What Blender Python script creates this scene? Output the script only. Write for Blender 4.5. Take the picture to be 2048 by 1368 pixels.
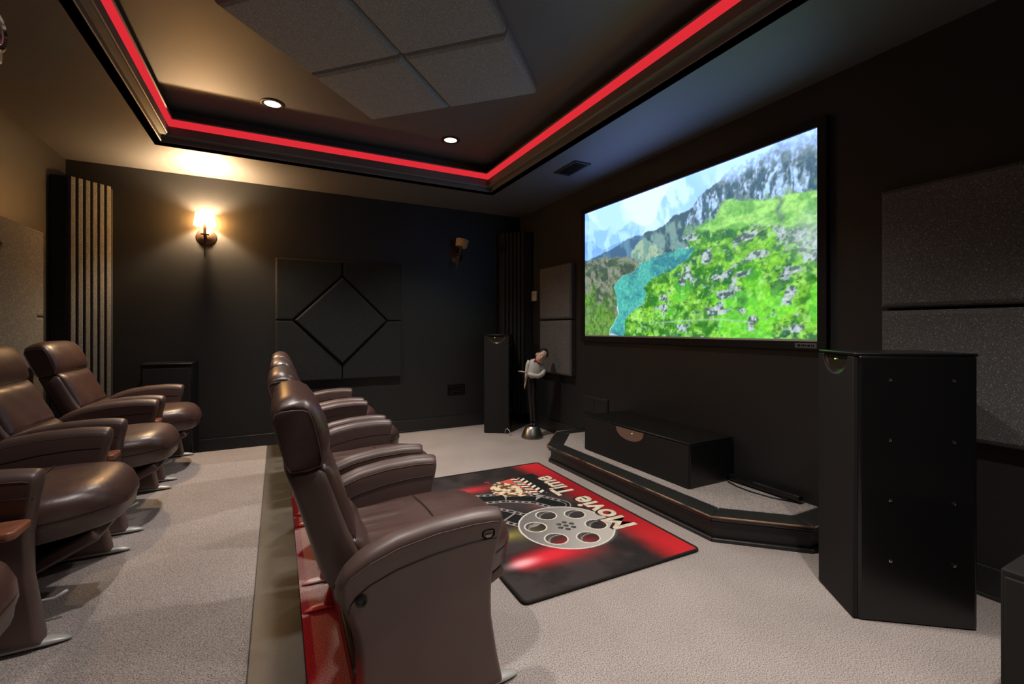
import bpy, bmesh, math, random
import numpy as np
from mathutils import Vector, Matrix

random.seed(4); rng = np.random.default_rng(7)
for o in list(bpy.data.objects): bpy.data.objects.remove(o, do_unlink=True)
scene = bpy.context.scene
COL = scene.collection

# ------------------------------------------------------------------ camera, world, exposure
cam_d = bpy.data.cameras.new('camera'); cam = bpy.data.objects.new('camera', cam_d); COL.objects.link(cam)
cam.location = (0, 0, 1.2); cam.rotation_euler = (math.pi/2, 0, -math.radians(27.5))
cam_d.sensor_fit = 'HORIZONTAL'; cam_d.sensor_width = 36; cam_d.lens = 36*900/2048
cam_d.shift_y = -27/2048; cam_d.clip_start = .03
scene.camera = cam
world = bpy.data.worlds.new('world'); scene.world = world; world.use_nodes = True
world.node_tree.nodes['Background'].inputs[0].default_value = (0, 0, 0, 1)
world.node_tree.nodes['Background'].inputs[1].default_value = 0
vs = scene.view_settings
vs.view_transform = 'Standard'; vs.look = 'None'; vs.gamma = 1; vs.use_curve_mapping = False
vs.exposure = 0.0
CAN_WATT = 162; SOFFIT_FILL_WATT = 165; SCONCE_WATT = 135; SCREEN_GAIN = 1.12; LED_GAIN = .85; RISER_LED = 4.0

# ------------------------------------------------------------------ room measures (metres)
XL, XR, YN, YF = -1.61, 2.82, -.42, 5.18
ZS, ZC = 2.65, 2.93                       # soffit, tray ceiling
TX0, TX1, TY0, TY1 = -.81, 2.03, 1.06, 4.40
ZR = .13; RISER_X = .08; RISER_Y = 4.68

# ------------------------------------------------------------------ helpers
def lin(c):
    c = np.asarray(c, float)/255
    return np.where(c <= .04045, c/12.92, ((c+.055)/1.055)**2.4)

class MB:
    def __init__(s): s.v = []; s.f = []
    def add(s, vs_, fs):
        n = len(s.v); s.v += [tuple(map(float, p)) for p in vs_]; s.f += [tuple(i+n for i in f) for f in fs]; return s
    def box(s, x0, x1, y0, y1, z0, z1):
        return s.add([(x0,y0,z0),(x1,y0,z0),(x1,y1,z0),(x0,y1,z0),(x0,y0,z1),(x1,y0,z1),(x1,y1,z1),(x0,y1,z1)],
                     [(3,2,1,0),(4,5,6,7),(0,1,5,4),(1,2,6,5),(2,3,7,6),(3,0,4,7)])
    def prism(s, poly, z0, z1):
        n = len(poly)
        return s.add([(x,y,z0) for x,y in poly]+[(x,y,z1) for x,y in poly],
                     [tuple(range(n-1,-1,-1)), tuple(range(n,2*n))]+[(i,(i+1)%n,n+(i+1)%n,n+i) for i in range(n)])
    def loft(s, rings, cap0=True, cap1=True, closed=True, loop=False):
        n = len(rings[0]); vs_ = [p for r in rings for p in r]; fs = []
        m = len(rings); R = m if loop else m-1
        for k in range(R):
            a, b = k*n, ((k+1) % m)*n
            for i in range(n if closed else n-1):
                j = (i+1) % n; fs.append((a+i, a+j, b+j, b+i))
        if cap0 and not loop: fs.append(tuple(range(n-1,-1,-1)))
        if cap1 and not loop: fs.append(tuple(range((m-1)*n, m*n)))
        return s.add(vs_, fs)
    def lathe(s, prof, n=24, c=(0,0,0), cap0=True, cap1=True):
        return s.loft([[(c[0]+r*math.cos(2*math.pi*i/n), c[1]+r*math.sin(2*math.pi*i/n), c[2]+z) for i in range(n)] for r, z in prof], cap0, cap1)
    def tube(s, path, rad, n=10, flat=None):
        P = [Vector(p) for p in path]; m = len(P)
        if not hasattr(rad, '__len__'): rad = [rad]*m
        rings = []; up = None
        for i in range(m):
            t = (P[min(i+1,m-1)]-P[max(i-1,0)]).normalized()
            if up is None:
                up = Vector((0,0,1)) if abs(t.z) < .9 else Vector((0,1,0))
            a = t.cross(up)
            if a.length < 1e-6: a = t.cross(Vector((1,0,0)))
            a.normalize(); up = a.cross(t).normalized()
            k = flat or (1,1)
            rings.append([tuple(P[i]+a*rad[i]*k[0]*math.cos(2*math.pi*j/n)+up*rad[i]*k[1]*math.sin(2*math.pi*j/n)) for j in range(n)])
        return s.loft(rings)
    def ball(s, c, r, n=12, m=8):
        r = r if hasattr(r, '__len__') else (r,r,r)
        rings = []
        for k in range(1, m):
            a = math.pi*k/m
            rings.append([(c[0]+r[0]*math.sin(a)*math.cos(2*math.pi*i/n), c[1]+r[1]*math.sin(a)*math.sin(2*math.pi*i/n), c[2]-r[2]*math.cos(a)) for i in range(n)])
        return s.loft(rings)
    def xf(s, M):
        s.v = [tuple(M @ Vector(p)) for p in s.v]; return s
    def build(s, name, mat, parent=None, smooth=None, bevel=None, seg=2, fix=True):
        me = bpy.data.meshes.new(name); me.from_pydata(s.v, [], s.f); me.update()
        if fix:
            bm = bmesh.new(); bm.from_mesh(me); bmesh.ops.recalc_face_normals(bm, faces=bm.faces); bm.to_mesh(me); bm.free()
        o = bpy.data.objects.new(name, me); COL.objects.link(o)
        if mat: me.materials.append(mat)
        if parent: o.parent = parent
        if bevel:
            b = o.modifiers.new('bevel', 'BEVEL'); b.width = bevel; b.segments = seg; b.limit_method = 'ANGLE'; b.angle_limit = math.radians(35)
            if smooth is None: smooth = 40
        if smooth is not None:
            me.polygons.foreach_set('use_smooth', [True]*len(me.polygons))
            if smooth < 179: me.set_sharp_from_angle(angle=math.radians(smooth))
        return o

def tag(o, label, cat, group=None):
    o['label'] = label; o['category'] = cat
    if group: o['group'] = group
    return o
def thing(name, label, cat, loc=(0,0,0), rz=0, group=None):
    o = bpy.data.objects.new(name, None); COL.objects.link(o); o.empty_display_size = .1
    o.location = loc; o.rotation_euler = (0,0,rz); return tag(o, label, cat, group)
def struct(o): o['kind'] = 'structure'; return o
def dup(root, loc, rz=0, label=None):
    def rec(o, par):
        c = o.copy(); COL.objects.link(c); c.parent = par
        for ch in o.children: rec(ch, c)
        return c
    r = rec(root, None); r.location = loc; r.rotation_euler = (0,0,rz)
    if label: r['label'] = label
    return r

def material(name, col, rough=.5, spec=.5, metal=0, bump=None, vary=None, emit=None, coat=0, sheen=0, coat_rough=.15, ior=None):
    """bump=(scale, strength, distance[, detail])  vary=(scale, colour2, lo, hi)"""
    m = bpy.data.materials.new(name); m.use_nodes = True; nt = m.node_tree; N = nt.nodes; L = nt.links
    b = N['Principled BSDF']
    b.inputs['Base Color'].default_value = (*col, 1); b.inputs['Roughness'].default_value = rough
    b.inputs['Specular IOR Level'].default_value = spec; b.inputs['Metallic'].default_value = metal
    if ior: b.inputs['IOR'].default_value = ior
    if coat: b.inputs['Coat Weight'].default_value = coat; b.inputs['Coat Roughness'].default_value = coat_rough
    if sheen: b.inputs['Sheen Weight'].default_value = sheen
    if bump or vary:
        tc = N.new('ShaderNodeTexCoord')
    if vary:
        t = N.new('ShaderNodeTexNoise'); t.inputs['Scale'].default_value = vary[0]; t.inputs['Detail'].default_value = 3
        L.new(tc.outputs['Object'], t.inputs['Vector'])
        r = N.new('ShaderNodeValToRGB'); r.color_ramp.elements[0].position = vary[2]; r.color_ramp.elements[1].position = vary[3]
        r.color_ramp.elements[0].color = (*col, 1); r.color_ramp.elements[1].color = (*vary[1], 1)
        L.new(t.outputs['Fac'], r.inputs['Fac']); L.new(r.outputs['Color'], b.inputs['Base Color'])
    if bump:
        t2 = N.new('ShaderNodeTexNoise'); t2.inputs['Scale'].default_value = bump[0]; t2.inputs['Detail'].default_value = bump[3] if len(bump) > 3 else 2
        L.new(tc.outputs['Object'], t2.inputs['Vector'])
        bp = N.new('ShaderNodeBump'); bp.inputs['Strength'].default_value = bump[1]; bp.inputs['Distance'].default_value = bump[2]
        L.new(t2.outputs['Fac'], bp.inputs['Height']); L.new(bp.outputs['Normal'], b.inputs['Normal'])
    if emit:
        b.inputs['Emission Color'].default_value = (*emit[0], 1); b.inputs['Emission Strength'].default_value = emit[1]
    return m

M = {}
M['wall'] = material('black_wall_paint', (.0155,.0152,.0154), .52, .45, bump=(60,.08,.002), vary=(1.2,(.019,.0185,.0185),.35,.7))
M['ceil'] = material('black_satin_ceiling_paint', (.055,.050,.046), .62, 1.0, bump=(9,.05,.003), vary=(1.5,(.066,.060,.055),.35,.7), ior=1.85)
M['trim'] = material('black_trim_paint', (.018,.018,.018), .46, .5)
M['trim_worn'] = material('black_gloss_tread_paint', (.022,.024,.023), .26, .55, bump=(120,.05,.001), vary=(35,(.03,.03,.028),.5,.75))
M['tread'] = material('olive_black_tread_paint', (.095,.085,.070), .42, .5, bump=(40,.06,.002), vary=(14,(.115,.103,.086),.4,.7))
M['leather'] = material('brown_leather', (.064,.030,.025), .38, .85, bump=(20,.26,.008,5), vary=(5,(.086,.044,.037),.35,.7))
M['leather_dark'] = material('brown_leather_shell', (.086,.050,.043), .44, .75, bump=(22,.10,.004,3), vary=(4,(.106,.064,.056),.35,.7))
M['tan'] = material('tan_handle', (.36,.24,.19), .5)
M['seam'] = material('dark_stitching', (.016,.010,.009), .6)
M['stitch'] = material('tan_stitching', (.17,.11,.085), .6)
M['rail'] = material('silver_grey_base_metal', (.52,.52,.50), .38, .5, metal=.15)
M['chrome'] = material('chrome', (.6,.6,.58), .18, .5, metal=1)
M['mech'] = material('black_mechanism_metal', (.012,.012,.012), .5)
M['wood'] = material('cherry_wood', (.25,.085,.045), .38, .5, bump=(40,.05,.002), vary=(18,(.32,.125,.07),.35,.7))
M['spk'] = material('black_speaker_lacquer', (.0065,.0065,.007), .30, .5, bump=(200,.05,.0006))
M['dish'] = material('dark_bronze_dish', (.05,.04,.03), .22, .6, metal=.4)
M['spk_cloth'] = material('black_grille_cloth', (.014,.013,.0125), .75, .3, bump=(600,.3,.001))
M['hole'] = material('matte_black', (.004,.004,.004), .9, .1)
M['plate'] = material('dark_wall_plate', (.028,.026,.024), .5)
M['white'] = material('white_plastic', (.62,.60,.55), .45)
M['bronze'] = material('oil_rubbed_bronze', (.12,.07,.05), .34, .5, metal=.8)
M['wicker'] = material('amber_strip_shade', (.42,.25,.11), .6, .3, bump=(90,.5,.004), vary=(45,(.62,.43,.22),.35,.65))
M['pewter'] = material('brushed_pewter', (.42,.41,.40), .32, .5, metal=1)
M['shirt'] = material('statue_white_shirt', (.55,.55,.52), .5)
M['skin'] = material('statue_skin', (.60,.40,.31), .5)
M['trouser'] = material('statue_black_trousers', (.010,.010,.010), .35)
M['redtie'] = material('statue_red_tie', (.42,.03,.03), .45)
M['rugedge'] = material('rug_black_binding', (.022,.017,.015), .8, .2, bump=(300,.4,.002))
M['letter'] = material('rug_cream_print', (.62,.52,.40), .85, .1, vary=(22,(.74,.66,.54),.4,.6))
M['letter_dark'] = material('rug_shadow_print', (.05,.02,.015), .85, .1)
M['worn'] = material('worn_brown_edge', (.03,.022,.018), .45, .5, vary=(9,(.34,.19,.11),.36,.54))
M['cable'] = material('black_cable', (.012,.012,.012), .5)

def foam(name, c1, c2, spark):
    m = bpy.data.materials.new(name); m.use_nodes = True; nt = m.node_tree; N = nt.nodes; L = nt.links
    b = N['Principled BSDF']; b.inputs['Roughness'].default_value = .9; b.inputs['Specular IOR Level'].default_value = .15
    tc = N.new('ShaderNodeTexCoord')
    t = N.new('ShaderNodeTexNoise'); t.inputs['Scale'].default_value = 210; t.inputs['Detail'].default_value = 3
    r = N.new('ShaderNodeValToRGB'); e = r.color_ramp.elements
    e[0].position = .38; e[0].color = (*c1,1); e[1].position = .60; e[1].color = (*c2,1)
    k = e.new(.645); k.color = (*c2,1); k = e.new(.69); k.color = (*spark,1)
    L.new(tc.outputs['Object'], t.inputs['Vector']); L.new(t.outputs['Fac'], r.inputs['Fac']); L.new(r.outputs['Color'], b.inputs['Base Color'])
    bp = N.new('ShaderNodeBump'); bp.inputs['Strength'].default_value = .5; bp.inputs['Distance'].default_value = .003
    L.new(t.outputs['Fac'], bp.inputs['Height']); L.new(bp.outputs['Normal'], b.inputs['Normal'])
    return m
M['foam'] = foam('speckled_grey_foam', (.085,.082,.080), (.135,.131,.128), (.42,.42,.41))
M['foam_brightened'] = foam('brightened_speckled_grey_foam', (.24,.243,.248), (.34,.344,.35), (.75,.75,.76))  # same grey foam, colour raised to stand in for light on the ceiling tiles
M['foam_dark'] = foam('charcoal_foam', (.022,.023,.022), (.029,.030,.029), (.045,.046,.045))

def carpet_mat():
    m = bpy.data.materials.new('beige_grey_cut_pile_carpet'); m.use_nodes = True; nt = m.node_tree; N = nt.nodes; L = nt.links
    b = N['Principled BSDF']; b.inputs['Roughness'].default_value = .95; b.inputs['Specular IOR Level'].default_value = .05
    b.inputs['Sheen Weight'].default_value = .15
    tc = N.new('ShaderNodeTexCoord')
    fine = N.new('ShaderNodeTexNoise'); fine.inputs['Scale'].default_value = 225; fine.inputs['Detail'].default_value = 3; fine.inputs['Roughness'].default_value = .65
    big = N.new('ShaderNodeTexNoise'); big.inputs['Scale'].default_value = 2.2; big.inputs['Detail'].default_value = 4
    vor = N.new('ShaderNodeTexVoronoi'); vor.inputs['Scale'].default_value = 260
    for n in (fine, big, vor): L.new(tc.outputs['Object'], n.inputs['Vector'])
    r = N.new('ShaderNodeValToRGB'); e = r.color_ramp.elements
    e[0].position = .36; e[0].color = (.15,.122,.110,1); e[1].position = .57; e[1].color = (.56,.50,.47,1)
    L.new(fine.outputs['Fac'], r.inputs['Fac'])
    r2 = N.new('ShaderNodeValToRGB'); r2.color_ramp.elements[0].position = .35; r2.color_ramp.elements[1].position = .7
    r2.color_ramp.elements[0].color = (.84,.84,.84,1); r2.color_ramp.elements[1].color = (1,1,1,1)
    L.new(big.outputs['Fac'], r2.inputs['Fac'])
    mx = N.new('ShaderNodeMix'); mx.data_type = 'RGBA'; mx.blend_type = 'MULTIPLY'; mx.inputs[0].default_value = 1
    L.new(r.outputs['Color'], mx.inputs[6]); L.new(r2.outputs['Color'], mx.inputs[7]); L.new(mx.outputs[2], b.inputs['Base Color'])
    ad = N.new('ShaderNodeMath'); ad.operation = 'ADD'; L.new(fine.outputs['Fac'], ad.inputs[0]); L.new(vor.outputs['Distance'], ad.inputs[1])
    bp = N.new('ShaderNodeBump'); bp.inputs['Strength'].default_value = .5; bp.inputs['Distance'].default_value = .003
    L.new(ad.outputs[0], bp.inputs['Height']); L.new(bp.outputs['Normal'], b.inputs['Normal'])
    return m
M['carpet'] = carpet_mat()

def emit_mat(name, col, s):
    m = bpy.data.materials.new(name); m.use_nodes = True; nt = m.node_tree
    nt.nodes.clear(); e = nt.nodes.new('ShaderNodeEmission'); o = nt.nodes.new('ShaderNodeOutputMaterial')
    e.inputs[0].default_value = (*col,1); e.inputs[1].default_value = s; nt.links.new(e.outputs[0], o.inputs[0]); return m
M['led'] = emit_mat('red_led_diffuser', (.86,.030,.045), LED_GAIN)
M['led_riser'] = emit_mat('red_riser_led', (1,.02,.03), RISER_LED)
M['bulb'] = emit_mat('warm_downlight_lens', (1,.86,.68), 2.2)
M['glow'] = emit_mat('tiny_indicator', (1,.5,.25), 2)
M['glow_green'] = emit_mat('tiny_green_indicator', (.6,1,.2), 2)

def shade_mat():
    m = bpy.data.materials.new('lit_fabric_shade'); m.use_nodes = True; nt = m.node_tree; N = nt.nodes; L = nt.links
    N.clear(); out = N.new('ShaderNodeOutputMaterial'); d = N.new('ShaderNodeBsdfDiffuse'); t = N.new('ShaderNodeBsdfTranslucent'); mx = N.new('ShaderNodeMixShader')
    d.inputs[0].default_value = (.85,.68,.45,1); t.inputs[0].default_value = (.95,.74,.46,1); mx.inputs[0].default_value = .72
    tr_ = N.new('ShaderNodeBsdfTransparent'); tr_.inputs[0].default_value = (.98,.84,.62,1); mx2 = N.new('ShaderNodeMixShader'); mx2.inputs[0].default_value = .5
    L.new(d.outputs[0], mx.inputs[1]); L.new(t.outputs[0], mx.inputs[2]); L.new(mx.outputs[0], mx2.inputs[1]); L.new(tr_.outputs[0], mx2.inputs[2]); L.new(mx2.outputs[0], out.inputs[0]); return m
M['shade'] = shade_mat()

# ------------------------------------------------------------------ room shell
def wallbox(name, *a, mat='wall'):
    return struct(MB().box(*a).build(name, M[mat]))
fl = MB().box(XL-.1, XR+.1, YN-.1, YF+.1, -.1, 0).build('floor', M['carpet']); struct(fl)
wallbox('wall_far', XL-.1, XR+.1, YF, YF+.1, 0, ZC+.1)
wallbox('wall_screen', XR, XR+.1, YN-.1, YF, 0, ZC+.1)
wallbox('wall_left', XL-.1, XL, YN-.1, YF, 0, ZC+.1)
wallbox('wall_near', XL, XR, YN-.1, YN, 0, ZC+.1)
c = MB().box(TX0-.12, TX1+.12, TY0-.12, TY1+.12, ZC, ZC+.08)
for a in ((XL,XR,TY1,YF),(XL,XR,YN,TY0),(XL,TX0,TY0,TY1),(TX1,XR,TY0,TY1)):
    c.box(*a, ZS, ZS+.04)
struct(c.build('ceiling', M['ceil']))
# baseboards
BH = .14
struct(MB().box(XL, XR, YF-.016, YF, 0, BH).box(XL, XR, YF-.022, YF, 0, .02).build('baseboard_far', M['trim'], bevel=.004))
struct(MB().box(XR-.016, XR, YN, 1.36, 0, BH).box(XR-.016, XR, 3.86, YF-.016, 0, BH).box(XR-.024, XR, YN, 1.36, 0, .018).build('baseboard_screen', M['trim'], bevel=.004))
struct(MB().box(XL, XL+.016, RISER_Y, YF-.016, 0, BH).box(XL, XL+.016, YN, RISER_Y, ZR, ZR+BH).build('baseboard_left', M['trim'], bevel=.004))

# tray moulding (profile swept round the tray opening)
def rect_loop(o, z):
    return [(TX0+o,TY0+o,z),(TX1-o,TY0+o,z),(TX1-o,TY1-o,z),(TX0+o,TY1-o,z)]
prof = [(0,ZS),(0,ZS+.012),(.006,ZS+.016),(.006,ZS+.05),(.045,ZS+.05),(.050,ZS+.058),(.056,ZS+.060),(.056,ZS+.125),(.050,ZS+.127),
        (.076,ZS+.176),(.088,ZS+.178),(.088,ZS+.187),(-.03,ZS+.187),(-.03,ZC),(-.05,ZC),(-.05,ZS+.045),(-.05,ZS)]
struct(MB().loft([rect_loop(o,z) for o,z in prof], loop=True).build('trim_1', M['ceil']))
led = MB().loft([rect_loop(o,z) for o,z in [(.0515,ZS+.1275),(.0545,ZS+.1275),(.0795,ZS+.1755),(.0765,ZS+.1755)]], loop=True).build('led_strip', M['led'])
tag(led, 'glowing red light strip running round the ceiling tray', 'led strip')

# riser under the back row: carpet and painted tread board
rs = MB().box(XL, RISER_X-.03, YN, RISER_Y, 0, ZR-.02).build('trim_2', M['trim']); struct(rs)
rc = MB().box(XL, -.085, YN, RISER_Y, ZR-.02, ZR+.004).build('riser_carpet', M['carpet'], rs, bevel=.006)
tr = MB().box(-.085, RISER_X, YN, RISER_Y, ZR-.022, ZR).build('tread_board', M['tread'], rs, bevel=.004)
o = MB().box(RISER_X-.03, RISER_X-.022, YN+.1, RISER_Y-.05, .085, .100).build('led_strip', M['led_riser'])
tag(o, 'red light strip under the edge of the carpeted riser behind the front row', 'led strip')

# stage
def offs(poly, d):
    P = [Vector(p) for p in poly]; res = []
    for i in range(len(P)):
        if i == 0 or i == len(P)-1:
            q = P[1] if i == 0 else P[-2]
            e = (P[i]-q) if i else (q-P[i]); e.normalize()
            n = Vector((e.y,-e.x)) ; res.append(P[i]+n*d if True else None); continue
        e1 = (P[i]-P[i-1]).normalized(); e2 = (P[i+1]-P[i]).normalized()
        n1 = Vector((e1.y,-e1.x)); n2 = Vector((e2.y,-e2.x)); b = (n1+n2).normalized()
        res.append(P[i]+b*(d/b.dot(n1)))
    return [tuple(p) for p in res]
S = [(XR-.001,1.37),(2.52,1.37),(2.15,1.72),(2.15,3.45),(2.52,3.86),(XR-.001,3.86)]   # nosing line
SI = offs(S, .145); SF = offs(S, .035); SZ = .15
if Vector(SI[2]).x < S[2][0]: SI = offs(S, -.145); SF = offs(S, -.035)
st = MB().prism(SF, 0, SZ-.03).build('stage', M['trim']); struct(st)
MB().prism(SI, SZ-.03, SZ+.003).build('stage_carpet', M['carpet'], st, bevel=.006)
BO = offs(S, .012 if Vector(offs(S,.012)[2]).x > S[2][0] else -.012)
for i in range(len(S)-1):
    MB().prism([S[i],S[i+1],SI[i+1],SI[i]], SZ-.028, SZ).build('nosing_board', M['trim_worn'], st, bevel=.008, seg=3)
    MB().tube([(*S[i],SZ-.0035),(*S[i+1],SZ-.0035)], .0055, 6).build('worn_edge', M['worn'], st, smooth=180)
    MB().prism([BO[i],BO[i+1],SF[i+1],SF[i]], 0, .022).build('base_moulding', M['trim'], st, bevel=.006)
    MB().prism([BO[i],BO[i+1],SF[i+1],SF[i]], SZ-.046, SZ-.028).build('cove_moulding', M['trim'], st, bevel=.006)
# stage wall bar and cable
o = thing('light_bar', 'slim black bar lying on the stage against the screen wall', 'bar', (2.765,1.82,SZ+.003))
b = MB().box(-.022,.022,-.24,.24,.012,.05).build('bar_housing', M['spk'], o, bevel=.01, seg=3)
for y in (-.15,.15): MB().box(-.018,.018,y-.02,y+.02,0,.014).build('foot', M['mech'], o, bevel=.003)
cb = MB().tube([(2.72,2.04,SZ+.008),(2.69,1.95,SZ+.007),(2.68,1.85,SZ+.007),(2.70,1.72,SZ+.007),(2.76,1.60,SZ+.007)], .005, 6).build('cable', M['cable'], smooth=180)
tag(cb, 'thin black cable lying on the stage carpet along the bar', 'cable')

# ------------------------------------------------------------------ acoustic foam
def foam_tile(w, h, t, ch=.018):
    """front face towards -Y local, back at y=0; centred in x, z"""
    m = MB(); r = []
    for dx, y in ((0,0),(0,-(t-ch)),(ch*.35,-(t-ch*.35)),(ch,-t)):
        a, b = w/2-dx, h/2-dx
        r.append([(-a,y,-b),(a,y,-b),(a,y,b),(-a,y,b)])
    return m.loft(r)
def place(mb, name, mat, loc, rot, label=None, group=None, parent=None):
    o = mb.build(name, mat, parent, smooth=25); o.location = loc; o.rotation_euler = rot
    if label: tag(o, label, 'acoustic panel', group)
    return o
# ceiling tiles: local -Y -> down
cc = Vector((.67,2.755)); hs = .97/math.sqrt(2)/1.0
for (ix, iy, lab) in ((-1,-1,'square grey foam tile on the ceiling, cut off by the top edge of the picture'),
                      (-1,1,'square grey foam tile on the ceiling, left corner of its diamond of four'),
                      (1,1,'square grey foam tile on the ceiling, lowest in view near the two downlights'),
                      (1,-1,'square grey foam tile on the ceiling, corner nearest the projection screen')):
    s = hs; off = Matrix.Rotation(math.radians(-45), 2) @ Vector((iy*s/2 if False else 0, 0))
    u = Vector((.7071,.7071)); v = Vector((.7071,-.7071))
    a, b = {(-1,-1):(-1,1), (-1,1):(-1,-1), (1,1):(1,-1), (1,-1):(1,1)}[(ix,iy)]
    p = cc + u*(a*hs*.5) + v*(b*hs*.5)
    place(foam_tile(hs-.012, hs-.012, .07, .03), 'foam_tile', M['foam_brightened'], (p.x,p.y,ZC-.0015), (math.pi/2,0,math.radians(45)), lab, 'foam tiles on the ceiling')
# screen-wall tiles: -Y local -> -X world : rotate z by -90
RZ = (0,0,-math.pi/2)
for y, nm in ((4.265,'left of the projection screen, behind the small waiter statue'),(.86,'right of the projection screen, behind the big black tower speaker')):
    for z, up in ((1.605,'upper'),(.99,'lower')):
        place(foam_tile(.64,.60,.07,.022), 'foam_tile', M['foam'], (XR-.0015,y,z), RZ, f'{up} grey foam tile {nm}', 'foam tiles on the screen wall')
def diamond_panel(name, label, loc, rz, mat):
    o = thing(name, label, 'acoustic panel', loc, rz)
    H, h, t, ch, g = .635, .46, .055, .016, .004
    def poly_tile(poly, t0, t1, ch, nm):
        cx = sum(p[0] for p in poly)/len(poly); cz = sum(p[1] for p in poly)/len(poly)
        rings = []
        for sft, y in ((0,-t0),(0,-(t1-ch)),(ch*.3,-(t1-ch*.3)),(ch,-t1)):
            ring = []
            n = len(poly)
            for i in range(n):
                p0 = Vector(poly[i-1]); p1 = Vector(poly[i]); p2 = Vector(poly[(i+1)%n])
                e1 = (p1-p0).normalized(); e2 = (p2-p1).normalized()
                n1 = Vector((-e1.y,e1.x)); n2 = Vector((-e2.y,e2.x)); b = (n1+n2).normalized()
                q = p1 + b*(sft/max(.3,b.dot(n1))); ring.append((q.x,y,q.y))
            rings.append(ring)
        return MB().loft(rings).build(nm, mat, o, smooth=20)
    for sx, sz in ((-1,-1),(1,-1),(1,1),(-1,1)):
        P = [(sx*H,sz*H),(sx*g,sz*H),(sx*g,sz*(h+.02)),(sx*(h+.02),sz*g),(sx*H,sz*g)]
        if sx*sz > 0: P = P[::1]
        # orientation to counter-clockwise
        A = sum(P[i-1][0]*P[i][1]-P[i][0]*P[i-1][1] for i in range(5))
        if A < 0: P = P[::-1]
        poly_tile(P, 0, t, ch, 'corner_tile')
    poly_tile([(0,-h),(h,0),(0,h),(-h,0)], 0, t+.028, ch, 'diamond_tile')
    return o
diamond_panel('diamond_acoustic_panel', 'square charcoal foam panel with a raised diamond on the far wall', (.615,YF-.0015,1.285), 0, M['foam_dark'])
diamond_panel('diamond_acoustic_panel', 'square grey foam panel with a raised diamond behind the back row seats', (XL+.0015,3.98,1.285), math.pi/2, M['foam'])

def bass_trap(label, corner, sx, mat, z0, z1, w=.30):
    """corner column: chamfered prism across the corner and six ribs on its face.  sx=+1 room lies to +x"""
    o = thing('bass_trap', label, 'acoustic panel', (corner[0]+sx*.0015,corner[1]-.0015,z0))
    leg = w/math.sqrt(2)+.10; b = .10
    P = [(0,0),(sx*leg,0),(sx*leg,-b),(sx*b,-leg),(0,-leg)]
    h = z1-z0
    MB().prism(P, 0, h).build('column_body', M['foam_dark'], o, bevel=.006)
    A = Vector((sx*b,-leg)); B = Vector((sx*leg,-b)); d = (B-A).normalized(); n = Vector((sx,-1)).normalized()
    L = (B-A).length; k = 6; pw = L/k
    for i in range(k):
        a = A+d*(pw*i+.006); e = A+d*(pw*(i+1)-.010)
        MB().prism([tuple(a-n*.005),tuple(e-n*.005),tuple(e+n*.04),tuple(a+n*.04)], 0, h-.004).build('rib', mat, o, bevel=.005)
    return o
bass_trap('tall ribbed grey foam column in the corner behind the back row', (XL,YF), 1, M['foam'], .15, 2.43)
bass_trap('tall ribbed dark foam column in the corner behind the distant tower speaker', (XR,YF), -1, M['foam_dark'], .15, 2.40)

# ------------------------------------------------------------------ projection screen (painted emissive grid)
def fbm(x, y, scale, octs=4, seed=0, sy=1.0):
    r = np.random.default_rng(seed); tot = np.zeros_like(x); amp = 1; norm = 0
    for k in range(octs):
        n = 256; T = r.random((n,n)); fx = x*scale+17.3*k; fy = y*scale*sy+5.1*k
        ix = np.floor(fx).astype(int); iy = np.floor(fy).astype(int); tx = fx-ix; ty = fy-iy
        tx = tx*tx*(3-2*tx); ty = ty*ty*(3-2*ty)
        a = T[iy%n,ix%n]; b = T[iy%n,(ix+1)%n]; c = T[(iy+1)%n,ix%n]; d = T[(iy+1)%n,(ix+1)%n]
        tot += amp*((a*(1-tx)+b*tx)*(1-ty)+(c*(1-tx)+d*tx)*ty); norm += amp; amp *= .5; scale *= 2
    return tot/norm
def inpoly(x, y, P):
    r = np.zeros(x.shape, bool); n = len(P)
    for i in range(n):
        x1, y1 = P[i-1]; x2, y2 = P[i]
        if y1 == y2: continue
        r ^= ((y1 > y) != (y2 > y)) & (x < (x2-x1)*(y-y1)/(y2-y1)+x1)
    return r
def mixc(a, b, k): return a*(1-k[...,None])+b*k[...,None]
def C(*c): return lin(c)
def sm(a, b, x): t = np.clip((x-a)/(b-a), 0, 1); return t*t*(3-2*t)
def paint_grid(name, nx, ny, fn_pos, colors, mat, parent, wrap=None):
    xs, ys = np.meshgrid(np.linspace(0,1,nx), np.linspace(0,1,ny))
    P = fn_pos(xs, ys).reshape(-1,3); i = np.arange(nx*ny).reshape(ny,nx)
    F = np.stack([i[:-1,:-1],i[:-1,1:],i[1:,1:],i[1:,:-1]],-1).reshape(-1,4)
    me = bpy.data.meshes.new(name); me.vertices.add(len(P)); me.vertices.foreach_set('co', P.astype(np.float32).ravel())
    me.loops.add(F.size); me.loops.foreach_set('vertex_index', F.astype(np.int32).ravel())
    me.polygons.add(len(F)); me.polygons.foreach_set('loop_start', np.arange(0,F.size,4,dtype=np.int32)); me.update(calc_edges=True)
    at = me.color_attributes.new('print', 'FLOAT_COLOR', 'POINT')
    rgba = np.ones((len(P),4), np.float32); rgba[:,:3] = colors(xs, ys).reshape(-1,3); at.data.foreach_set('color', rgba.ravel())
    o = bpy.data.objects.new(name, me); COL.objects.link(o); me.materials.append(mat)
    if parent: o.parent = parent
    return o

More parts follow.
